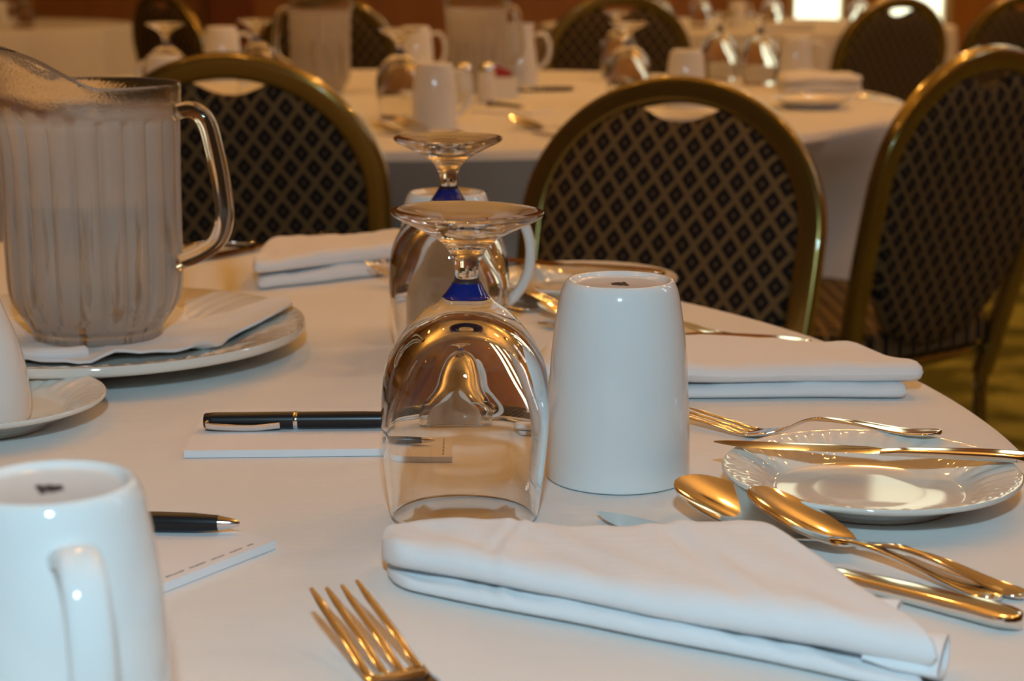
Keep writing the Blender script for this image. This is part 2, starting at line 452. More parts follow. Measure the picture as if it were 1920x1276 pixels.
# ------------------------------------------------------------------ chairs
def make_chair():
    t = thing('banquet_chair', 'x', 'chair', group='banquet chairs with bronze frames')
    LEAN = R(13); ZB = .455; YB = .20
    cs, sn = math.cos(LEAN), math.sin(LEAN)
    def bp(u, h, d=0.0):          # point of the backrest plane: across u, up h, d towards the back
        return (u, YB + h * sn + d * cs, ZB + h * cs - d * sn)
    HT = .4525; HC = .255; A = .215; B = HT - HC
    def outline(a_, b_, hb, n=40):
        pts = []
        wb = a_ * .86
        for k in range(10):
            q = k / 10; s_ = math.sin(q * PI / 2)
            pts.append((-(wb + (a_ - wb) * s_), hb + (HC - hb) * q))
        for k in range(n + 1):
            an = PI - PI * k / n; pts.append((a_ * math.cos(an), HC + b_ * math.sin(an)))
        for k in range(9, -1, -1):
            q = k / 10; s_ = math.sin(q * PI / 2)
            pts.append(((wb + (a_ - wb) * s_), hb + (HC - hb) * q))
        return pts
    fp = outline(A - .0155, B - .0155, -.10)
    g = G(); g.tube([bp(u, h) for u, h in fp], .0175, .0125, n=28, up=bp_up(LEAN), sq=.45)
    g.build('back_frame', M_FRAME, t, smooth=50)
    # padded panel inside the frame, its upper edge dipped to leave a hand hole
    inn = []
    for k in range(96):
        an = PI - 2 * PI * k / 96; ca, sa = math.cos(an), math.sin(an)
        if sa >= 0: inn.append(((A - .0315) * ca, HC + (B - .0315) * sa))
        else: inn.append(((A - .0315) * math.copysign(abs(ca) ** .78, ca), HC - (HC + .02) * abs(sa) ** .88))
    hole = []
    for u, h in inn:
        if h > HC + .05 and abs(u) < .056:
            hh = h; q = 1 - (u / .056) ** 2
            hole.append((u, hh - .027 * q - .0))
        else: hole.append((u, h))
    ring = hole
    cx = 0; cy = sum(p[1] for p in ring) / len(ring)
    def scaled(k, d):
        out = []
        for (u, h) in ring:
            L = math.hypot(u - cx, h - cy); f = max(0, 1 - k / L); out.append(((u - cx) * f + cx, (h - cy) * f + cy, d))
        return out
    layers = [scaled(.0, -.004), scaled(.002, -.010), scaled(.010, -.0155), scaled(.05, -.0185), scaled(.12, -.0200)]
    back = [scaled(.0, .004), scaled(.002, .010), scaled(.010, .0145), scaled(.05, .0170), scaled(.12, .0180)]
    n = len(ring); rings = list(reversed(layers)) + back
    vs = []; uv = []
    for rg in rings:
        for (u, h, d) in rg: vs.append(bp(u, h, d)); uv.append((u, h))
    fs = []
    for i in range(len(rings) - 1):
        for k in range(n): fs.append((i * n + k, i * n + (k + 1) % n, (i + 1) * n + (k + 1) % n, (i + 1) * n + k))
    for base, d in ((0, -.0203), ((len(rings) - 1) * n, .0183)):
        c = len(vs); vs.append(bp(cx, cy, d)); uv.append((cx, cy))
        for k in range(n): fs.append((base + k, base + (k + 1) % n, c))
    mk('backrest', vs, fs, M_FABRIC, t, 60, uv)
    # seat cushion
    g = G(); rings = []
    for (ins, z) in ((.012, .415), (.0, .422), (.0, .452), (.006, .462), (.02, .468), (.06, .472)):
        rg = []
        for k in range(48):
            a_ = 2 * PI * k / 48; ca, sa = math.cos(a_), math.sin(a_)
            e = .35
            w = .215 - ins - .012 * (sa > 0) * sa
            rg.append((math.copysign(abs(ca) ** e, ca) * w, -.02 + math.copysign(abs(sa) ** e, sa) * (.22 - ins), z))
        rings.append(rg)
    g.loft(rings); g.uv = [(v[0], v[1]) for v in g.v]
    g.build('seat', M_FABRIC, t, smooth=40, uv=True)
    g = G(); pts = []
    for k in range(40):
        a_ = 2 * PI * k / 40; ca, sa = math.cos(a_), math.sin(a_); e = .4
        pts.append((math.copysign(abs(ca) ** e, ca) * .2, -.02 + math.copysign(abs(sa) ** e, sa) * .205, .404))
    g.tube(pts, .011, .011, n=10, closed=True); g.build('seat_frame', M_FRAME, t)
    for s in (-1, 1):
        g = G(); g.tube(bez([(s * .185, -.185, .404), (s * .190, -.195, .2), (s * .195, -.205, 0)], 6), .0125, n=12); g.build('leg', M_FRAME, t)
        u0, h0 = fp[0]; b = bp(s * abs(u0), h0)
        g = G(); g.tube(bez([b, (b[0], b[1] + .005, b[2] - .1), (b[0] * 1.03, b[1] + .045, .15), (b[0] * 1.06, b[1] + .075, 0)], 6), .0125, n=12); g.build('leg', M_FRAME, t)
    g = G(); g.tube([(-.17, .195, .2), (.17, .195, .2)], .008, n=8); g.tube([(-.188, -.19, .2), (-.176, .2, .2)], .008, n=8); g.tube([(.188, -.19, .2), (.176, .2, .2)], .008, n=8)
    g.build('stretcher', M_FRAME, t)
    return t
def bp_up(lean): return (0, math.cos(lean), -math.sin(lean))
chair = make_chair(); cu = []
def place_chair(tx, ty, rz, label, sc=1.0):
    """tx, ty: where the top of the backrest stands; rz turns a chair that faces -y"""
    ly = (.20 + .4525 * math.sin(R(13))) * sc
    put(chair, cu, (tx - ly * -math.sin(rz), ty - ly * math.cos(rz), 0), rz, label, None, sc)
place_chair(.226, 2.42, R(-30), 'oval-backed diamond-patterned chair facing us behind the white mug', 1.005)
place_chair(-.400, 2.58, R(180 - 9), 'oval-backed diamond-patterned chair partly hidden behind the water pitcher', 1.03)
place_chair(.735, 2.80, R(180 + 39), 'oval-backed chair cut off by the right edge, turned away sideways', 1.03)
place_chair(1.205, 5.75, R(180 + 30), 'dark oval-backed chair with bright hand hole, at the top right', 1.045)
place_chair(1.70, 6.1, R(180 + 20), 'dark oval-backed chair at the top right corner, behind another dark chair', 1.05)
place_chair(.325, 5.55, R(180 + 8), 'dark oval-backed chair behind the goblets at the top centre', 1.06)
place_chair(-.58, 5.75, R(180 - 8), 'dark oval-backed chair behind the far pitcher with the handle on the left', 1.05)
place_chair(-1.20, 6.3, R(180 - 48), 'dark oval-backed chair behind the upturned mug at the top left', 1.05)

# ------------------------------------------------------------------ upturned goblets
def make_goblet():
    t = thing('water_goblet', 'x', 'goblet', group='upturned water goblets')
    outer = [(.0398, .0012), (.0408, .008), (.0431, .027), (.0446, .047), (.0449, .062), (.0438, .077), (.0404, .0888), (.0335, .1003), (.0235, .1113), (.0150, .1175),
             (.0110, .1212), (.0083, .1255), (.0069, .1285), (.0063, .132), (.0065, .1365), (.0082, .1415), (.0112, .1465), (.0170, .1515), (.0270, .1568), (.0372, .1618)]
    foot = [(.0397, .1638), (.0402, .1650), (.0396, .1657), (.0380, .1654), (.030, .1640), (.018, .1625), (.007, .1618), (0, .1617)]
    inner = [(0, .1030), (.006, .1026), (.0125, .1006), (.0210, .0950), (.0285, .0868), (.0345, .0765), (.0384, .0665), (.0406, .056), (.0411, .044), (.0402, .027), (.0385, .010), (.0380, .0012)]
    prof = smooth_profile(inner, 5) + [(.0384, .0002), (.0394, .0002)] + smooth_profile(outer + foot, 5)
    g = G(); g.lathe(prof, 96); g.build('glass_body', M_GLASS, t, smooth=180)
    band = smooth_profile([(.0126, .1200), (.0112, .1214), (.0085, .1256), (.0074, .1277)], 4)
    prof = [(r + .00025, z) for r, z in band] + [(r - .0006, z) for r, z in reversed(band)]
    g = G(); g.lathe(prof + prof[:1], 64); b = g.build('cobalt_band', M_BLUE, t, smooth=60); b['label'] = 'cobalt blue painted band at the stem'
    return t
gob = make_goblet(); gu = []
def goblet(x, y, label, rz=0, tilt=None, sc=1.0):
    o = put(gob, gu, (x, y, TZ + .0003), rz, label, None, sc)
    if tilt: o.rotation_euler = (tilt[0], tilt[1], rz)
    return o
goblet(-.0259, .949, 'nearest upturned water goblet with a blue stem band, in the middle', 0, (0, R(.9)))
goblet(-.047, 1.348, 'upturned water goblet right behind the nearest goblet')
GB = [(-.208, 3.43, 'upturned goblet on the second table left of the shadowed mug'), (.238, 3.78, 'upturned goblet above the left shoulder of the diamond-patterned chair'),
      (.505, 4.50, 'bright upturned goblet above the diamond-patterned chair, left one of a touching pair'), (.585, 4.36, 'bright upturned goblet above the diamond-patterned chair, right one of a touching pair'),
      (-.70, 3.74, 'upturned goblet whose foot shows above the low mug at the left'), (-.545, 3.95, 'upturned goblet just left of the far pitcher with left handle'),
      (.265, 4.62, 'goblet rising behind another goblet, its stem before the dark centre chair')]
for x, y, l in GB: goblet(x, y, l, 0, None, 1.0)
FG = [(.62, 7.75, 'small goblet on the far table by the window, left end'), (.80, 7.9, 'small goblet on the far table by the window, second from left'), (1.12, 8.0, 'small goblet on the far table by the window, beside its folded napkin'),
      (1.45, 7.75, 'small goblet on the far table next to the bright pane'), (-2.05, 7.8, 'small goblet on the far left table near its right end'), (-2.5, 7.7, 'small goblet on the far left table near the picture edge')]
for x, y, l in FG: goblet(x, y, l)

# ------------------------------------------------------------------ upturned mugs
def make_mug():
    t = thing('coffee_mug', 'x', 'mug', group='white upturned mugs')
    outer = [(.0400, .0004), (.0408, .0020), (.0409, .010), (.0405, .025), (.0398, .045), (.0382, .070), (.0362, .088), (.0338, .1025), (.0325, .1080), (.0308, .1118), (.0292, .1135)]
    top = [(.0278, .1133), (.0268, .1122), (.0258, .1112), (.0240, .1108), (0, .1108)]
    inner = [(0, .1065), (.024, .1062), (.030, .100), (.0345, .083), (.0368, .050), (.0378, .010), (.0382, .0004)]
    g = G(); g.lathe(smooth_profile(inner, 4) + smooth_profile(outer, 4) + top, 96); g.build('body', M_CERAMIC, t, smooth=70)
    pts = bez([(.0340, 0, .0955), (.047, 0, .0990), (.0590, 0, .0925), (.0662, 0, .0710), (.0640, 0, .0470), (.0530, 0, .0290), (.0392, 0, .0215)], 7)
    g = G(); g.tube(pts, .0078, .0043, n=20, up=(0, 1, 0), sq=.8, taper=lambda q: 1.18 - .35 * math.sin(PI * min(1, q * 1.0)) * .5) if False else None
    P = []; m = len(pts)
    for i, p in enumerate(pts):
        tv = (pts[min(i + 1, m - 1)] - pts[max(i - 1, 0)]).normalized(); nv = Vector((tv.z, 0, -tv.x))
        ring = []
        for q in range(20):
            a_ = 2 * PI * q / 20; ca, sa = math.cos(a_), math.sin(a_)
            ring.append(p + Vector((0, 1, 0)) * (.0078 * math.copysign(abs(ca) ** .75, ca)) + nv * (.0042 * math.copysign(abs(sa) ** .75, sa)))
        P.append(ring)
    g.loft(P); g.build('handle', M_CERAMIC, t, smooth=70)
    # dark maker's stamp printed on the foot
    g = G(); z = .11088
    for (x0, y0, x1, y1, w) in ((-.006, -.003, .006, -.003, .0012), (-.005, 0, .0055, .0006, .0016), (-.003, .003, .004, .0034, .0010), (-.0035, -.0045, -.0015, .005, .0012), (.001, -.004, .003, .0045, .0014)):
        d = Vector((x1 - x0, y1 - y0, 0)).normalized(); nn = Vector((-d.y, d.x, 0)) * w
        a_, b_ = Vector((x0, y0, z)), Vector((x1, y1, z))
        g.add([a_ - nn, b_ - nn, b_ + nn, a_ + nn], [(0, 1, 2, 3)])
    s = g.build('stamp', M_STAMP, t, smooth=0); s['label'] = 'small black stamp on the foot of the mug'
    return t
mug = make_mug(); mu = []
def place_mug(x, y, rz, label, sc=1.0): return put(mug, mu, (x, y, TZ + .0003), R(rz), label, None, sc)
place_mug(.0614, 1.026, 97, 'upturned white mug right beside the nearest goblet', 1.02)
place_mug(-.0517, 1.440, 2, 'upturned white mug behind the two middle goblets, handle to the right')
place_mug(-.1640, .624, -66, 'large blurred upturned mug in the lower left corner, handle towards us')
MG = [(-.66, 3.50, 150, 'low upturned mug above the frame of the chair behind the pitcher', 1), (-.706, 4.50, 5, 'upturned mug with lit right side before the reddish post', 1.15),
      (-.137, 3.25, 20, 'upturned mug in shadow right of the second-table goblet', 1), (-.24, 4.60, 10, 'upturned mug behind the shadowed mug of the second table', 1.12),
      (.35, 3.71, 60, 'low upturned mug between the bright goblets of the second table', 1), (.665, 4.33, -10, 'upturned mug right of the bright goblets, its handle to the right', 1)]
for x, y, r, l, sc in MG: place_mug(x, y, r, l, sc)
place_mug(.95, 7.85, 0, 'tiny upturned mug on the far table by the window')
place_mug(-2.2, 7.95, 30, 'tiny upturned mug on the far left table')

# ------------------------------------------------------------------ plates
def plate_geo(r, zr, flutes=44, n=176, thick=0.0):
    k = r / .082
    prof = [(0, .0035), (.040, .0035), (.0435, .0008), (.0465, .0004), (.0475, .003), (.056, .0060), (.066, .0105), (.0765, .0142), (.0806, .0158), (.0818, .0172), (.0819, .0182), (.0812, .0190), (.0795, .0188),
            (.0760, .0178), (.0700, .0158), (.0630, .0130), (.0575, .0098), (.0545, .0073), (.0510, .0063), (.030, .0060), (0, .0060)]
    prof = [(a * k, b * zr / .019 - (thick if 6 <= q <= 9 else thick * .5 if q == 10 else 0)) for q, (a, b) in enumerate(prof)]
    def fr(rad, z, th, i):
        if 13 <= i <= 15: z += .00055 * k * math.sin(flutes * th + rad * 160) * (1, 1.3, 1)[i - 13]
        return rad, z
    g = G(); g.lathe(prof, n, fr); return g
def plate(x, y, r, zr, label, name='bread_plate', grp='white china bread plates', rz=0, fl=44, thick=0.0):
    o = plate_geo(r, zr, fl, 176, thick).build(name, M_PLATE, None, smooth=50); o.location = (x, y, TZ + .0002); o.rotation_euler = (0, 0, rz)
    return tag(o, label, 'plate', grp)
pl = plate(.1988, .9775, .0822, .019, 'white china bread plate under the knife at the right')
def pcopy(x, y, label):
    c = pl.copy(); COL.objects.link(c); c.location = (x, y, TZ + .0002); c['label'] = label; return c
pcopy(-.345, 1.146, 'saucer under the white pot at the left edge')
pcopy(.065, 1.60, 'bread plate glimpsed behind the white mug and goblets')
pcopy(.60, 3.68, 'bread plate on the second table above the diamond-patterned chair')
pcopy(.275, 3.31, 'bread plate seen through the hand hole of the diamond-patterned chair')
plate(-.3160, 1.3590, .1592, .024, 'large white platter under the water pitcher', 'serving_platter', None, 0, 60, .0032)

# ------------------------------------------------------------------ white pot at the left edge
t = thing('coffee_pot', 'slender white ceramic pot standing on the saucer at the left edge', 'pot', (-.345, 1.128, TZ + .0068))
outer = [(.034, .0), (.0375, .002), (.0385, .012), (.0372, .030), (.0335, .048), (.0265, .068), (.0205, .085), (.0180, .100), (.0180, .112), (.0195, .120), (.0200, .123), (.0180, .123), (.0165, .112), (.0160, .100)]
g = G(); g.lathe([(0, 0.0)] + smooth_profile(outer, 4) + [(.018, .085), (.03, .05), (.034, .015), (.03, .005), (0, .005)], 72); g.build('body', M_CERAMIC, t, smooth=60)
g = G(); g.tube(bez([(-.0175, 0, .106), (-.046, 0, .110), (-.058, 0, .085), (-.05, 0, .05), (-.033, 0, .040)], 7), .0045, n=12, up=(0, 1, 0)); g.build('handle', M_CERAMIC, t)

# ------------------------------------------------------------------ water pitchers
def make_pitcher():
    t = thing('water_pitcher', 'x', 'pitcher', group='water pitchers')
    ro = [(.0470, .0002), (.0488, .0015), (.0490, .006), (.0505, .009), (.0545, .0150), (.0600, .0235), (.0642, .0330), (.0660, .0450), (.0664, .060), (.0668, .090), (.0672, .120), (.0677, .150), (.0681, .170), (.0683, .176), (.0690, .180), (.0692, .190), (.0694, .199), (.0690, .2015)]
    ri = [(.0660, .2010), (.0655, .195), (.0650, .180), (.0648, .170), (.0643, .140), (.0637, .100), (.0632, .060), (.0628, .045), (.0610, .034), (.0570, .0245), (.0515, .0165), (.046, .011), (0, .0095)]
    NF = 22
    def spout(th, z):
        d = math.cos(th - R(214))
        if d < .10: return 0.0
        q = (d - .10) / .90; q = q * q * (3 - 2 * q)
        k = max(0, (z - .150) / .0515); return q * k ** 1.6
    def fr(r, z, th, i):
        s_ = spout(th, z)
        fl = 0
        if .012 < z < .176 and r > .05:
            f = abs(math.sin(NF * th / 2)); w = min(1, (z - .010) / .02) * min(1, (.176 - z) / .004 + .0)
            fl = -.0034 * (1 - f) ** 1.5 * max(0, w)
        return r + fl + .016 * s_ , z + .034 * s_
    so = smooth_profile(ro, 3); si = smooth_profile(ri, 3)
    g = G()
    n0 = len(so)
    def fr2(r, z, th, i):
        if i < n0: return fr(r, z, th, i)
        s_ = spout(th, z); return r + .016 * s_, z + .034 * s_
    g.lathe([(0, .002), (.043, .002)] + so + si, 352, lambda r, z, th, i: fr2(r, z, th, i - 2))
    g.build('body', M_PITCH, t, smooth=60)
    pts = bez([(.0672, 0, .1790), (.080, 0, .1815), (.0900, 0, .1730), (.0960, 0, .150), (.1010, 0, .118), (.1020, 0, .095), (.0960, 0, .078), (.0830, 0, .0680), (.0655, 0, .0600)], 7)
    P = []; m = len(pts)
    for i, p in enumerate(pts):
        tv = (pts[min(i + 1, m - 1)] - pts[max(i - 1, 0)]).normalized(); nv = Vector((tv.z, 0, -tv.x)); ring = []
        for q in range(20):
            a_ = 2 * PI * q / 20; ca, sa = math.cos(a_), math.sin(a_)
            ring.append(p + Vector((0, 1, 0)) * (.0098 * math.copysign(abs(ca) ** .6, ca)) + nv * (.0062 * math.copysign(abs(sa) ** .6, sa)))
        P.append(ring)
    g = G(); g.loft(P); h = g.build('handle', M_POLY, t, smooth=60); h['label'] = 'clear plastic handle'
    inn = [(r - .0006, z + .0006) for r, z in reversed(ri) if z < .105]
    g = G(); g.lathe(smooth_profile(inn, 3) + [(.0636, .112), (.060, .1115), (0, .1115)], 96); g.build('water', M_WATER, t, smooth=60)
    return t
pit = make_pitcher(); pu = []
put(pit, pu, (-.3180, 1.3780, TZ + .0112), R(-6), 'ribbed water pitcher fogged with condensation on the large white platter').scale = (1, 1, .955)
put(pit, pu, (-.425, 4.10, TZ + .001), R(172), 'blurred water pitcher above the chair behind the near pitcher', None, 1.0)
put(pit, pu, (-.078, 4.12, TZ + .001), R(20), 'blurred water pitcher at the top edge behind the shakers', None, 1.02)

# ------------------------------------------------------------------ napkins
def fold_layer(FL, FR, BR, BL, z0, z1, seed, nu=34, wob=.0012, end_open=.0, left_pinch=.85, wr=.0008, creases=(), soft=1.0):
    """one folded layer of linen: a flattened tube of cloth running from the left to the right end"""
    rnd = random.Random(seed); ph = [rnd.uniform(0, 6.28) for _ in range(8)]
    FL, FR, BR, BL = [Vector(p + (0,)) for p in (FL, FR, BR, BL)]
    g = G(); rings = []; NV = 60; L_ = (FR - FL).length; er = .012
    for i in range(nu + 1):
        u = i / nu
        u = u + .0 if nu > 60 else .5 - .5 * math.cos(PI * u) * (.35 + .65) 
        F = FL.lerp(FR, u); B = BL.lerp(BR, u)
        F = F + (B - F).normalized() * (wob * math.sin(7 * u + ph[0]) + wob * .6 * math.sin(17 * u + ph[1]))
        h = (z1 - z0)
        endk = min(1, (u + .002) / .03, (1 - u + .002) / .03); endk = .72 + .28 * math.sin(endk * PI / 2)
        h *= endk * (left_pinch + (1 - left_pinch) * min(1, u / .15))
        h *= 1 + .10 * math.sin(5 * u + ph[2]) + .05 * math.sin(13 * u + ph[3])
        D = (B - F).length; dirv = (B - F).normalized(); ring = []
        e_ = min(u * L_ / er, 1) * 1.0; e2 = min((1 - u) * L_ / er, 1)
        pk = math.sqrt(max(0.0, 1 - (1 - min(e_, e2)) ** 2)); pk = .25 + .75 * pk
        F = F + (B - F) * (.5 * (1 - pk)); D *= pk
        r = h / 2; ry = min(soft * r, D * .3)
        for k in range(NV):
            q = k / NV
            if q < .40:   s_ = q / .40; y = ry + (D - r - ry) * s_; z = h                         # top, front to back
            elif q < .5:  a_ = (q - .40) / .1 * PI; y = D - r + r * math.sin(a_); z = r + r * math.cos(a_)
            elif q < .9:  s_ = (q - .5) / .40; y = D - r - (D - r - ry) * s_; z = 0
            else:         a_ = (q - .9) / .1 * PI; y = ry - ry * math.sin(a_); z = r - r * math.cos(a_)
            topw = z / h if h > 0 else 0
            z += topw * wr * (math.sin(31 * u + 9 * y / D + ph[4]) * .5 + math.sin(55 * u - 5 * y / D + ph[5]) * .35 + 1.2 * math.sin(9 * u + 4 * y / D + ph[6]))
            for u0, wd_, am, nn_, sk in creases:                    # pressed creases running across the cloth
                uu = u - u0 - sk * (y / D) ** 1.5
                z += topw * am * math.exp(-(uu / wd_) ** 2) * math.sin(nn_ * uu)
            z -= topw * h * .10 * math.sin(PI * min(1, max(0, y / D))) 
            p = F + dirv * y; ring.append((p.x, p.y, z0 + z))
        rings.append(ring)
    g.loft(rings, cap=True); return g

def napkin(label, corners, layers, seed=1, name='linen_napkin', nu=34, creases=()):
    """layers: (z0, z1, front inset, right inset, left inset)"""
    FL, FR, BR, BL = [Vector(c) for c in corners]
    c = (FL + FR + BR + BL) / 4
    t = thing(name, label, 'napkin', (c.x, c.y, TZ + .0003), 0, 'folded white napkins')
    for i, (z0, z1, fi, ri, li) in enumerate(layers):
        def lp(a, b, k): return a + (b - a) * k
        fl_ = lp(lp(FL, FR, li), lp(BL, BR, li), fi); fr_ = lp(lp(FR, FL, ri), lp(BR, BL, ri), fi)
        bl_ = lp(BL, BR, li); br_ = lp(BR, BL, ri)
        q = [tuple((p - c)[:2]) for p in (fl_, fr_, br_, bl_)]
        fold_layer(*q, z0, z1, seed * 10 + i, nu, creases=creases, soft=2.2 if i else 1.3).build('fold', M_NAP, t, smooth=55)
    return t
NP = napkin('folded white napkin in the foreground over the knife blade',
            [(-.0600, .8290), (.1830, .6890), (.1250, .8570), (-.0660, .8690)], [(.0012, .0085, .0, .03, .012), (.0087, .0265, .03, .0, .0)], 3, nu=130, creases=[(.22, .045, .0007, 130, .16), (.70, .10, .0006, 75, .05)])
def curl(par, p, ax, hw, hh, ln):
    """open end of a fold: a flattened hollow loop of cloth"""
    A = Vector((math.cos(ax), math.sin(ax), 0)); S = Vector((-A.y, A.x, 0)); rings = []
    def ring(t_, k, off):
        return [Vector(p) + A * t_ + S * ((hw - off) * k * math.cos(q)) + Vector((0, 0, hh + (hh - off) * k * math.sin(q) + .002 * math.sin(2 * q))) for q in [2 * PI * i / 28 for i in range(28)]]
    for t_, k, off in ((-ln, .6, 0), (-ln * .6, .9, 0), (-.004, 1, 0), (0, 1.02, 0), (.0004, 1.02, .0008), (0, 1.02, .0016), (-.005, 1, .0018), (-ln * .7, .8, .002)): rings.append(ring(t_, k, off))
    g = G(); g.loft(rings); g.build('fold', M_NAP, par, smooth=60)
curl(NP, (.1650 - NP.location.x, .7440 - NP.location.y, .0110), R(-24), .0125, .0058, .026)
curl(NP, (.1790 - NP.location.x, .7160 - NP.location.y, .0012), R(-22), .0165, .0080, .032)
napkin('folded white napkin at the right, beyond the fork and bread plate',
       [(.010, 1.2085), (.290, 1.2115), (.246, 1.300), (.030, 1.335)], [(.0004, .0095, .0, .045, .02), (.0098, .0255, .012, -.002, .0)], 5)
napkin('folded white napkin beyond the platter, at the far side of the table',
       [(-.238, 1.622), (-.102, 1.715), (-.098, 1.800), (-.236, 1.778)], [(.0004, .0130, .0, .0, .015), (.0132, .0300, .03, .0, -.01)], 8)
napkin('folded napkin on the second table below the dark right-hand chair',
       [(.60, 4.08), (.785, 4.10), (.77, 4.20), (.60, 4.20)], [(.0004, .018, .0, .0, .0), (.0182, .042, .0, .0, .0)], 11)
napkin('folded napkin on the far table by the window', [(1.02, 7.6), (1.25, 7.6), (1.25, 7.72), (1.02, 7.72)], [(.0004, .018, .0, .0, .0), (.0182, .034, .0, .0, .0)], 12)
# napkin spread on the platter under the pitcher
def spread_napkin():
    t = thing('linen_napkin', 'white napkin spread on the platter under the pitcher', 'napkin', (-.319, 1.380, TZ + .0002), 0, 'folded white napkins')
    n = 72; Rr = [0, .03, .045, .055, .066, .078, .090, .102]
    corner = [(R(12), .068, .30), (R(100), .035, .35), (R(190), .03, .3), (R(262), .010, .5), (R(330), .012, .3)]
    def ext(th):
        e = .098
        for c, a_, w in corner:
            d = (th - c + PI) % (2 * PI) - PI; e += a_ * math.exp(-(d / w) ** 2)
        return min(e, .150)
    top = []; 
    for ri, rr in enumerate(Rr):
        row = []
        for k in range(n):
            th = 2 * PI * k / n; q = rr / .102; rad = q * ext(th)
            plz = .0078 + max(0, (rad - .098)) * .30                     # follows the platter
            z = plz + .0028 + q * q * (.0035 + .0028 * math.sin(5 * th + .6) + .0018 * math.sin(11 * th + 2) + .0012 * math.sin(19 * th))
            if q < .5: z = plz + .0028
            row.append((rad * math.cos(th), rad * math.sin(th), z))
        top.append(row)
    rings = top + [[(x * .995, y * .995, z - .0022) for x, y, z in row] for row in reversed(top)]
    g = G(); g.loft(rings[1:-1], cap=True); o = g.build('cloth', M_NAP, t, smooth=60)
    g = G()
    g.tube(bez([(-.038, -.082, .0135), (-.020, -.088, .0150), (-.004, -.082, .0140), (.006, -.072, .013)], 6), .0058, .0045, n=12)
    g.build('fold', M_NAP, t)
    return t
spread_napkin()

# ------------------------------------------------------------------ cutlery (built along +x: tip at 0)
def handle_geo(g, x0, L, zf, wf, tf, nst=40, groove=.35, xs=None):
    rings = []
    for i in range(nst + 1):
        x = x0 + (L - x0) * (1 - (1 - i / nst) ** 1.25)
        w = max(.0004, wf(x)); t_ = tf(x); z = zf(x); ring = []
        M = 16
        for k in range(M):
            a_ = 2 * PI * k / M; c, s_ = math.cos(a_), math.sin(a_)
            yy = w * math.copysign(abs(c) ** .7, c)
            zz = t_ * .5 * math.copysign(abs(s_) ** .8, s_)
            if s_ > .3: zz -= t_ * groove * (1 - abs(yy / w) ** 3) * min(1, w / .005)
            ring.append((x, yy, z + t_ * .5 + zz))
        rings.append(ring)
    g.loft(rings)
def end_round(x, L, w, r):
    if x < L - r: return w
    q = (x - (L - r)) / r; return w * math.sqrt(max(0, 1 - q * q))
def make_fork(L=.208):
    t = thing('dinner_fork', 'x', 'fork', group='table forks')
    zf = lambda x: interp([(0, .0175), (.032, .0085), (.064, .0004), (.080, .0018), (.112, .0105), (.138, .0085), (.193, .0006), (.208, .0004)], x)
    wf = lambda x: end_round(x, L, interp([(.058, .0125), (.072, .0118), (.088, .0034), (.113, .0029), (.158, .0060), (.196, .0104), (.208, .0106)], x), .012)
    tf = lambda x: interp([(.058, .0020), (.093, .0032), (.118, .0036), (.165, .0030), (.198, .0034)], x)
    g = G(); handle_geo(g, .086, L, zf, wf, tf); g.build('handle', M_STEEL, t, smooth=50)
    g = G(); rings = []
    for i in range(14):
        x = .056 + .032 * i / 13; w = wf(x); th = tf(x); z = zf(x); ring = []
        for k in range(16):
            a_ = 2 * PI * k / 16; c, s_ = math.cos(a_), math.sin(a_); yy = w * math.copysign(abs(c) ** .6, c)
            ring.append((x, yy, z + th * .5 + th * .5 * math.copysign(abs(s_) ** .7, s_) + .0015 * (yy / .0125) ** 2))
        rings.append(ring)
    g.loft(rings); g.build('head', M_STEEL, t, smooth=50)
    for j in range(4):
        y0 = -.0102 + j * .0068; pts = []
        g = G(); rings = []
        for i in range(12):
            x = .058 * i / 11; k = min(1, .45 + x / .02); ring = []
            for q in range(10):
                a_ = 2 * PI * q / 10; ring.append((x, y0 * (1.0 - .04 * (1 - x / .058)) + .0020 * k * math.cos(a_), zf(x) + .0011 + .0012 * k * math.sin(a_) + .0015 * (y0 / .0125) ** 2))
            rings.append(ring)
        g.loft(rings); g.build('tine', M_STEEL, t, smooth=60)
    return t
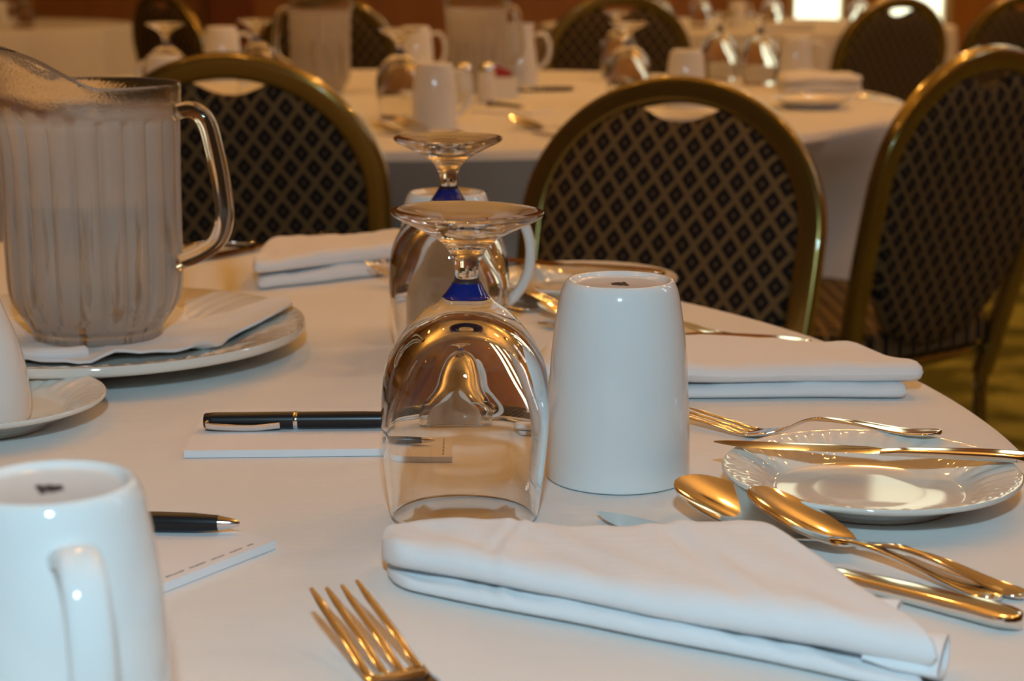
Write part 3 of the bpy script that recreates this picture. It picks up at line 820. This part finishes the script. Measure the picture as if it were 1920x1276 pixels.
def make_spoon(L=.172, hw=.0180):
    t = thing('spoon', 'x', 'spoon', group='table spoons'); k = L / .172
    BL = .069 * k; HW = hw * k
    zf = lambda x: interp([(.060 * k, .0026), (.069 * k, .0030), (.079 * k, .0048), (.098 * k, .0076), (.118 * k, .0066), (.162 * k, .0006), (.172 * k, .0004)], x)
    wf = lambda x: end_round(x, L, interp([(.06 * k, .0050), (.079 * k, .0031), (.102 * k, .0027), (.138 * k, .0056), (.165 * k, .0082), (.172 * k, .0084)], x), .010)
    tf = lambda x: interp([(.06 * k, .0018), (.085 * k, .0030), (.11 * k, .0034), (.165 * k, .0032)], x)
    g = G(); handle_geo(g, .0665 * k, L, zf, wf, tf); g.build('handle', M_STEEL, t, smooth=50)
    NS, NT_ = 30, 20; top = []; g = G(); vs = []
    def pt(i, j, off):
        s_ = i / NS; x = BL * (.5 - .5 * math.cos(PI * s_)); q = x / BL
        w = HW * (max(0, 1 - abs(2 * (q ** .88) - 1) ** 2.2)) ** .5
        tt = -1 + 2 * j / NT_
        rim = .0175 * (1 - q) ** 1.15 + .0030 + .0008 * q
        z = rim - (.0042 * k) * (1 - tt * tt) ** .9 * (max(0, 1 - abs(2 * q - 1) ** 2.4))
        return (x, w * tt, max(.0004, z - off))
    for off in (0, .0013):
        for i in range(NS + 1):
            for j in range(NT_ + 1): vs.append(pt(i, j, off))
    W = NT_ + 1; S = (NS + 1) * W; fs = []
    for i in range(NS):
        for j in range(NT_):
            a_ = i * W + j; fs.append((a_, a_ + 1, a_ + W + 1, a_ + W)); fs.append((S + a_, S + a_ + W, S + a_ + W + 1, S + a_ + 1))
        for j in (0, NT_):
            a_ = i * W + j; fs.append((a_, a_ + W, S + a_ + W, S + a_))
    g.add(vs, fs); o = g.build('bowl', M_STEEL, t, smooth=70)
    bm = bmesh.new(); bm.from_mesh(o.data); bmesh.ops.remove_doubles(bm, verts=bm.verts, dist=1e-6); bmesh.ops.recalc_face_normals(bm, faces=bm.faces); bm.to_mesh(o.data); bm.free()
    return t
def make_knife(L=.226):
    t = thing('table_knife', 'x', 'knife', group='table knives'); HB = .122
    g = G(); rings = []
    for i in range(30):
        x = HB * i / 29
        w = interp([(0, .0012), (.010, .0058), (.028, .0088), (.070, .0090), (.112, .0078), (.122, .0055)], x); c = interp([(0, .0040), (.03, .0003), (.122, .0)], x)
        th = interp([(0, .0007), (.05, .0013), (.122, .0026)], x)
        rings.append([(x, c - w, .0030), (x, c + w * .5, .0030 - th * .5), (x, c + w, .0030 - th * .5), (x, c + w, .0030 + th * .5), (x, c + w * .5, .0030 + th * .5)])
    g.loft(rings); g.build('blade', M_STEEL, t, smooth=40)
    wf = lambda x: end_round(x, L, interp([(.122, .0058), (.130, .0056), (.150, .0066), (.205, .0090), (.226, .0094)], x), .011)
    tf = lambda x: interp([(.122, .0046), (.14, .0068), (.2, .0086), (.226, .0076)], x)
    g = G(); handle_geo(g, .1205, L, lambda x: .0004, wf, tf, 40, .22); g.build('handle', M_STEEL, t, smooth=50)
    return t
forks = (make_fork(), []); spoons = (make_spoon(), []); tspoons = (make_spoon(.196, .0200), []); knives = (make_knife(), [])
def cutlery(kit, tip, end, label, z=0.0004, pitch=0.0, roll=0.0, L=None, group=None, anchor='tip', sc=1.0):
    """tip and end: ground points; the piece keeps its own length, starting at tip (or finishing at end)"""
    a_ = math.atan2(end[1] - tip[1], end[0] - tip[0])
    if anchor == 'end' and L: tip = (end[0] - L * math.cos(a_), end[1] - L * math.sin(a_))
    o = put(kit[0], kit[1], (tip[0], tip[1], TZ + z), a_, label, group, sc)
    o.rotation_euler = (roll, pitch, a_); return o
cutlery(forks, (.1120, 1.1480), (.2570, 1.0320), 'dinner fork behind the bread plate, its handle end on the rim', -.0084, R(-9.5), sc=.87)
cutlery(forks, (-.0790, .7735), (-.0390, .6985), 'dinner fork in the foreground, its four tines pointing up left', .0006, sc=1.12)
cutlery(knives, (.1157, 1.0178), (.3044, .9815), 'table knife laid across the rim of the bread plate', .0196, sc=.78)
cutlery(spoons, (.1240, .9150), (.2393, .8165), 'teaspoon nearer the bread plate, its bowl towards the rim', .0078, R(2.6), sc=.9)
cutlery(tspoons, (.0925, .9530), (.2294, .8122), 'larger spoon tucked partly under the foreground napkin', .0006, sc=1.0)
cutlery(knives, (.0434, .9391), (.2284, .7746), 'table knife running under the foreground napkin, only tip and handle showing', .0006, sc=1.095)
cutlery(forks, (-.128, 1.672), (.0, 1.545), 'fork at the far side, tines beside the far napkin', .0006)
cutlery(knives, (-.34, 1.755), (-.245, 1.88), 'knife on the cloth behind the pitcher handle', .0006)
cutlery(spoons, (-.385, 1.775), (-.285, 1.89), 'spoon on the cloth behind the pitcher handle', .0006)
cutlery(spoons, (.0225, 1.495), (.145, 1.431), 'spoon whose tip shows left of the white mug', .0006, sc=.72)
cutlery(knives, (.020, 1.460), (.2299, 1.377), 'knife beyond the right napkin, handle end showing', .0006, anchor='end', L=.226)
cutlery(forks, (.008, 1.536), (.1740, 1.4115), 'fork beyond the right napkin, handle end showing', .0006, anchor='end', L=.2)
cutlery(knives, (-.06, 1.70), (.11, 1.60), 'knife on the far bread plate behind the white mug', .0190)
cutlery(spoons, (-.24, 3.14), (-.12, 3.03), 'glinting spoon on the second table by the shadowed mug', .0006)
cutlery(tspoons, (-.20, 3.20), (-.06, 3.06), 'second glinting spoon on the second table by the shadowed mug', .0006)
cutlery(knives, (.03, 3.12), (.17, 2.97), 'knife on the second table left of the diamond-patterned chair', .0006)
cutlery(tspoons, (.0, 3.24), (.12, 3.10), 'spoon on the second table left of the diamond-patterned chair', .0006)
cutlery(knives, (.56, 3.95), (.80, 3.93), 'knife on the second table before the napkin at the right', .0006)
cutlery(forks, (.60, 3.84), (.80, 3.80), 'fork on the second table, nearest its right edge', .0006)

# ------------------------------------------------------------------ notepads and pens
def notepad(name_label, corner, ax, w, h, line_edge):
    """corner: near left corner, ax: angle of the near edge; h runs away from us"""
    t = thing('notepad', name_label, 'notepad', (corner[0], corner[1], TZ + .0003), ax, 'white notepads')
    g = G(); g.box(0, w, 0, h, 0, .0045); g.build('paper_block', M_PAPER, t, smooth=0)
    g = G(); g.box(.0, w, 0, h, -.00025, 0); g.build('backing_card', m_plain('grey_card', (.25, .24, .23), .9), t, smooth=0)
    g = G(); rnd = random.Random(3); z = .00456; p = .006
    end = (h if line_edge == 'right' else w) - .010
    while p < end:
        for k in range(rnd.randint(4, 8)):
            l = rnd.uniform(.0008, .0016)
            if p + l > end: break
            hh = rnd.uniform(.0009, .0014)
            if line_edge == 'right': g.add([(w - .0068, p, z), (w - .0068 + hh, p, z), (w - .0068 + hh, p + l, z), (w - .0068, p + l, z)], [(0, 1, 2, 3)])
            else: g.add([(p, .0048, z), (p + l, .0048, z), (p + l, .0048 + hh, z), (p, .0048 + hh, z)], [(0, 1, 2, 3)])
            p += l + .0004
        p += .0016
        g.add([(0, 0, z - .0003)] * 0, [])
        p += .002
    s = g.build('printed_line', M_INK, t, smooth=0); s['label'] = 'line of tiny grey print along the edge'
    return t
notepad('white notepad with a pen on it, left of the nearest goblet', (-.1975, 1.0640), R(2.2), .1605, .104, 'right')
c, s = -.1204, .8914
ang = math.atan2(.8914 - .8264, -.1204 + .1646)
# the lower left pad: near edge runs up to the right
Lp = .1605
notepad('white notepad partly hidden behind the blurred lower left mug', (c - Lp * math.cos(ang), s - Lp * math.sin(ang)), ang, Lp, .108, 'near')
def make_pen():
    t = thing('ballpoint_pen', 'x', 'pen', group='black pens'); L = .142
    def rot(prof):
        g = G(); g.lathe(prof, 28); g.v = [(z, x, y) for x, y, z in g.v]; return g
    rot([(0, 0), (.0040, 0), (.0049, .0012), (.0052, .006), (.0054, .055), (.0054, .0562), (0, .0562)]).build('cap', M_BLACK, t, smooth=40)
    rot([(0, .0562), (.0055, .0562), (.0057, .0568), (.0057, .0582), (.0055, .0588), (0, .0588)]).build('ring', M_CHROME, t, smooth=40)
    rot([(0, .0588), (.0053, .0588), (.0053, .100), (.0050, .118), (.0040, .131), (0, .131)]).build('barrel', M_BLACK, t, smooth=40)
    rot([(0, .131), (.0038, .131), (.0028, .137), (.0016, .141), (.0008, .142), (0, .142)]).build('tip', M_CHROME, t, smooth=40)
    g = G(); g.tube(bez([(.0035, -.0040, .0030), (.0045, -.0072, .0024), (.030, -.0078, .0014), (.048, -.0062, .0018)], 8), .0008, .0021, n=12, up=(0, .35, 1), sq=.6)
    g.build('clip', M_CHROME, t, smooth=50)
    return t
pens = (make_pen(), [])
def pen(tail, a_deg, label, z, roll=0):
    o = put(pens[0], pens[1], (tail[0], tail[1], TZ + z), R(a_deg), label, None); o.rotation_euler = (roll, 0, R(a_deg)); return o
pen((-.1935, 1.1140), 1.6, 'black pen lying on the middle notepad', .0106, R(32))
pen((-.2818, .9122), -4.0, 'black pen whose silver tip pokes out behind the lower left mug', .0102)
pen((-.05, 3.72), -58, 'black pen on the second table left of the diamond-patterned chair', .0060)
pen((.01, 4.12), 10, 'small dark pen farther back on the second table beside the jug', .0060)

# ------------------------------------------------------------------ small things in the middle of the second table
t = thing('coffee_server', 'white ceramic jug with a handle on the right, second table', 'jug', (.018, 4.22, TZ + .0003), R(-8))
g = G(); g.lathe([(0, 0)] + smooth_profile([(.036, .0), (.040, .003), (.041, .02), (.039, .06), (.034, .10), (.031, .125), (.033, .145), (.031, .1455), (.029, .126), (.031, .10), (.036, .05), (.036, .012)], 3) + [(0, .008)], 56); g.build('body', M_CERAMIC, t, smooth=60)
g = G(); g.tube(bez([(.033, 0, .122), (.055, 0, .124), (.068, 0, .10), (.062, 0, .065), (.039, 0, .045)], 6), .005, .006, n=12, up=(0, 1, 0)); g.build('handle', M_CERAMIC, t)
def shaker(x, y, l, c):
    t = thing('shaker', l, 'shaker', (x, y, TZ + .0003), 0, 'salt and pepper shakers')
    g = G(); g.lathe([(0, 0)] + smooth_profile([(.019, 0), (.0205, .004), (.0190, .04), (.0165, .062)], 3) + [(0, .062)], 36); g.build('body', c, t, smooth=50)
    g = G(); g.lathe([(.0170, .062), (.0175, .066), (.0165, .076), (.010, .083), (0, .085)], 36); g.build('cap', M_STEEL, t, smooth=60)
shaker(-.100, 3.78, 'salt shaker on the second table, left of the red packets', M_CERAMIC)
shaker(-.052, 3.80, 'shaker right beside the red packets on the second table', M_PLATE)
t = thing('sugar_caddy', 'small white caddy holding red packets on the second table', 'caddy', (-.025, 3.95, TZ + .0003), R(8))
g = G(); g.box(-.034, .034, -.024, .024, 0, .005); g.box(-.034, -.031, -.024, .024, .005, .045); g.box(.031, .034, -.024, .024, .005, .045); g.box(-.031, .031, -.024, -.021, .005, .045); g.box(-.031, .031, .021, .024, .005, .045); g.build('holder', M_CERAMIC, t, smooth=0)
for k in range(6):
    g = G(); y = -.016 + k * .0062; a_ = -.25 + .12 * k
    P = [(-.026, 0), (.018 + .004 * (k % 3), 0), (.024, .05), (.004 * k - .026, .066)]
    g.add([(x, y, .006 + z) for x, z in P] + [(x, y + .0025, .006 + z) for x, z in P], [(0, 1, 2, 3), (7, 6, 5, 4), (0, 4, 5, 1), (1, 5, 6, 2), (2, 6, 7, 3), (3, 7, 4, 0)])
    g.build('packet', M_RED if k % 2 == 0 else M_PAPER, t, smooth=0)
notepad2 = notepad('white notepad on the second table under the dark pen', (-.08, 3.57), R(-25), .13, .10, 'right')

# light refracted by the stemware reaches the cloth
for o in bpy.data.objects:
    if o.type == 'LIGHT': o.data.cycles.is_caustics_light = True
    if o.name.startswith('glass_body'): o.cycles.is_caustics_caster = True
    if o.name.startswith('tablecloth') or o.name.startswith('fold'): o.cycles.is_caustics_receiver = True
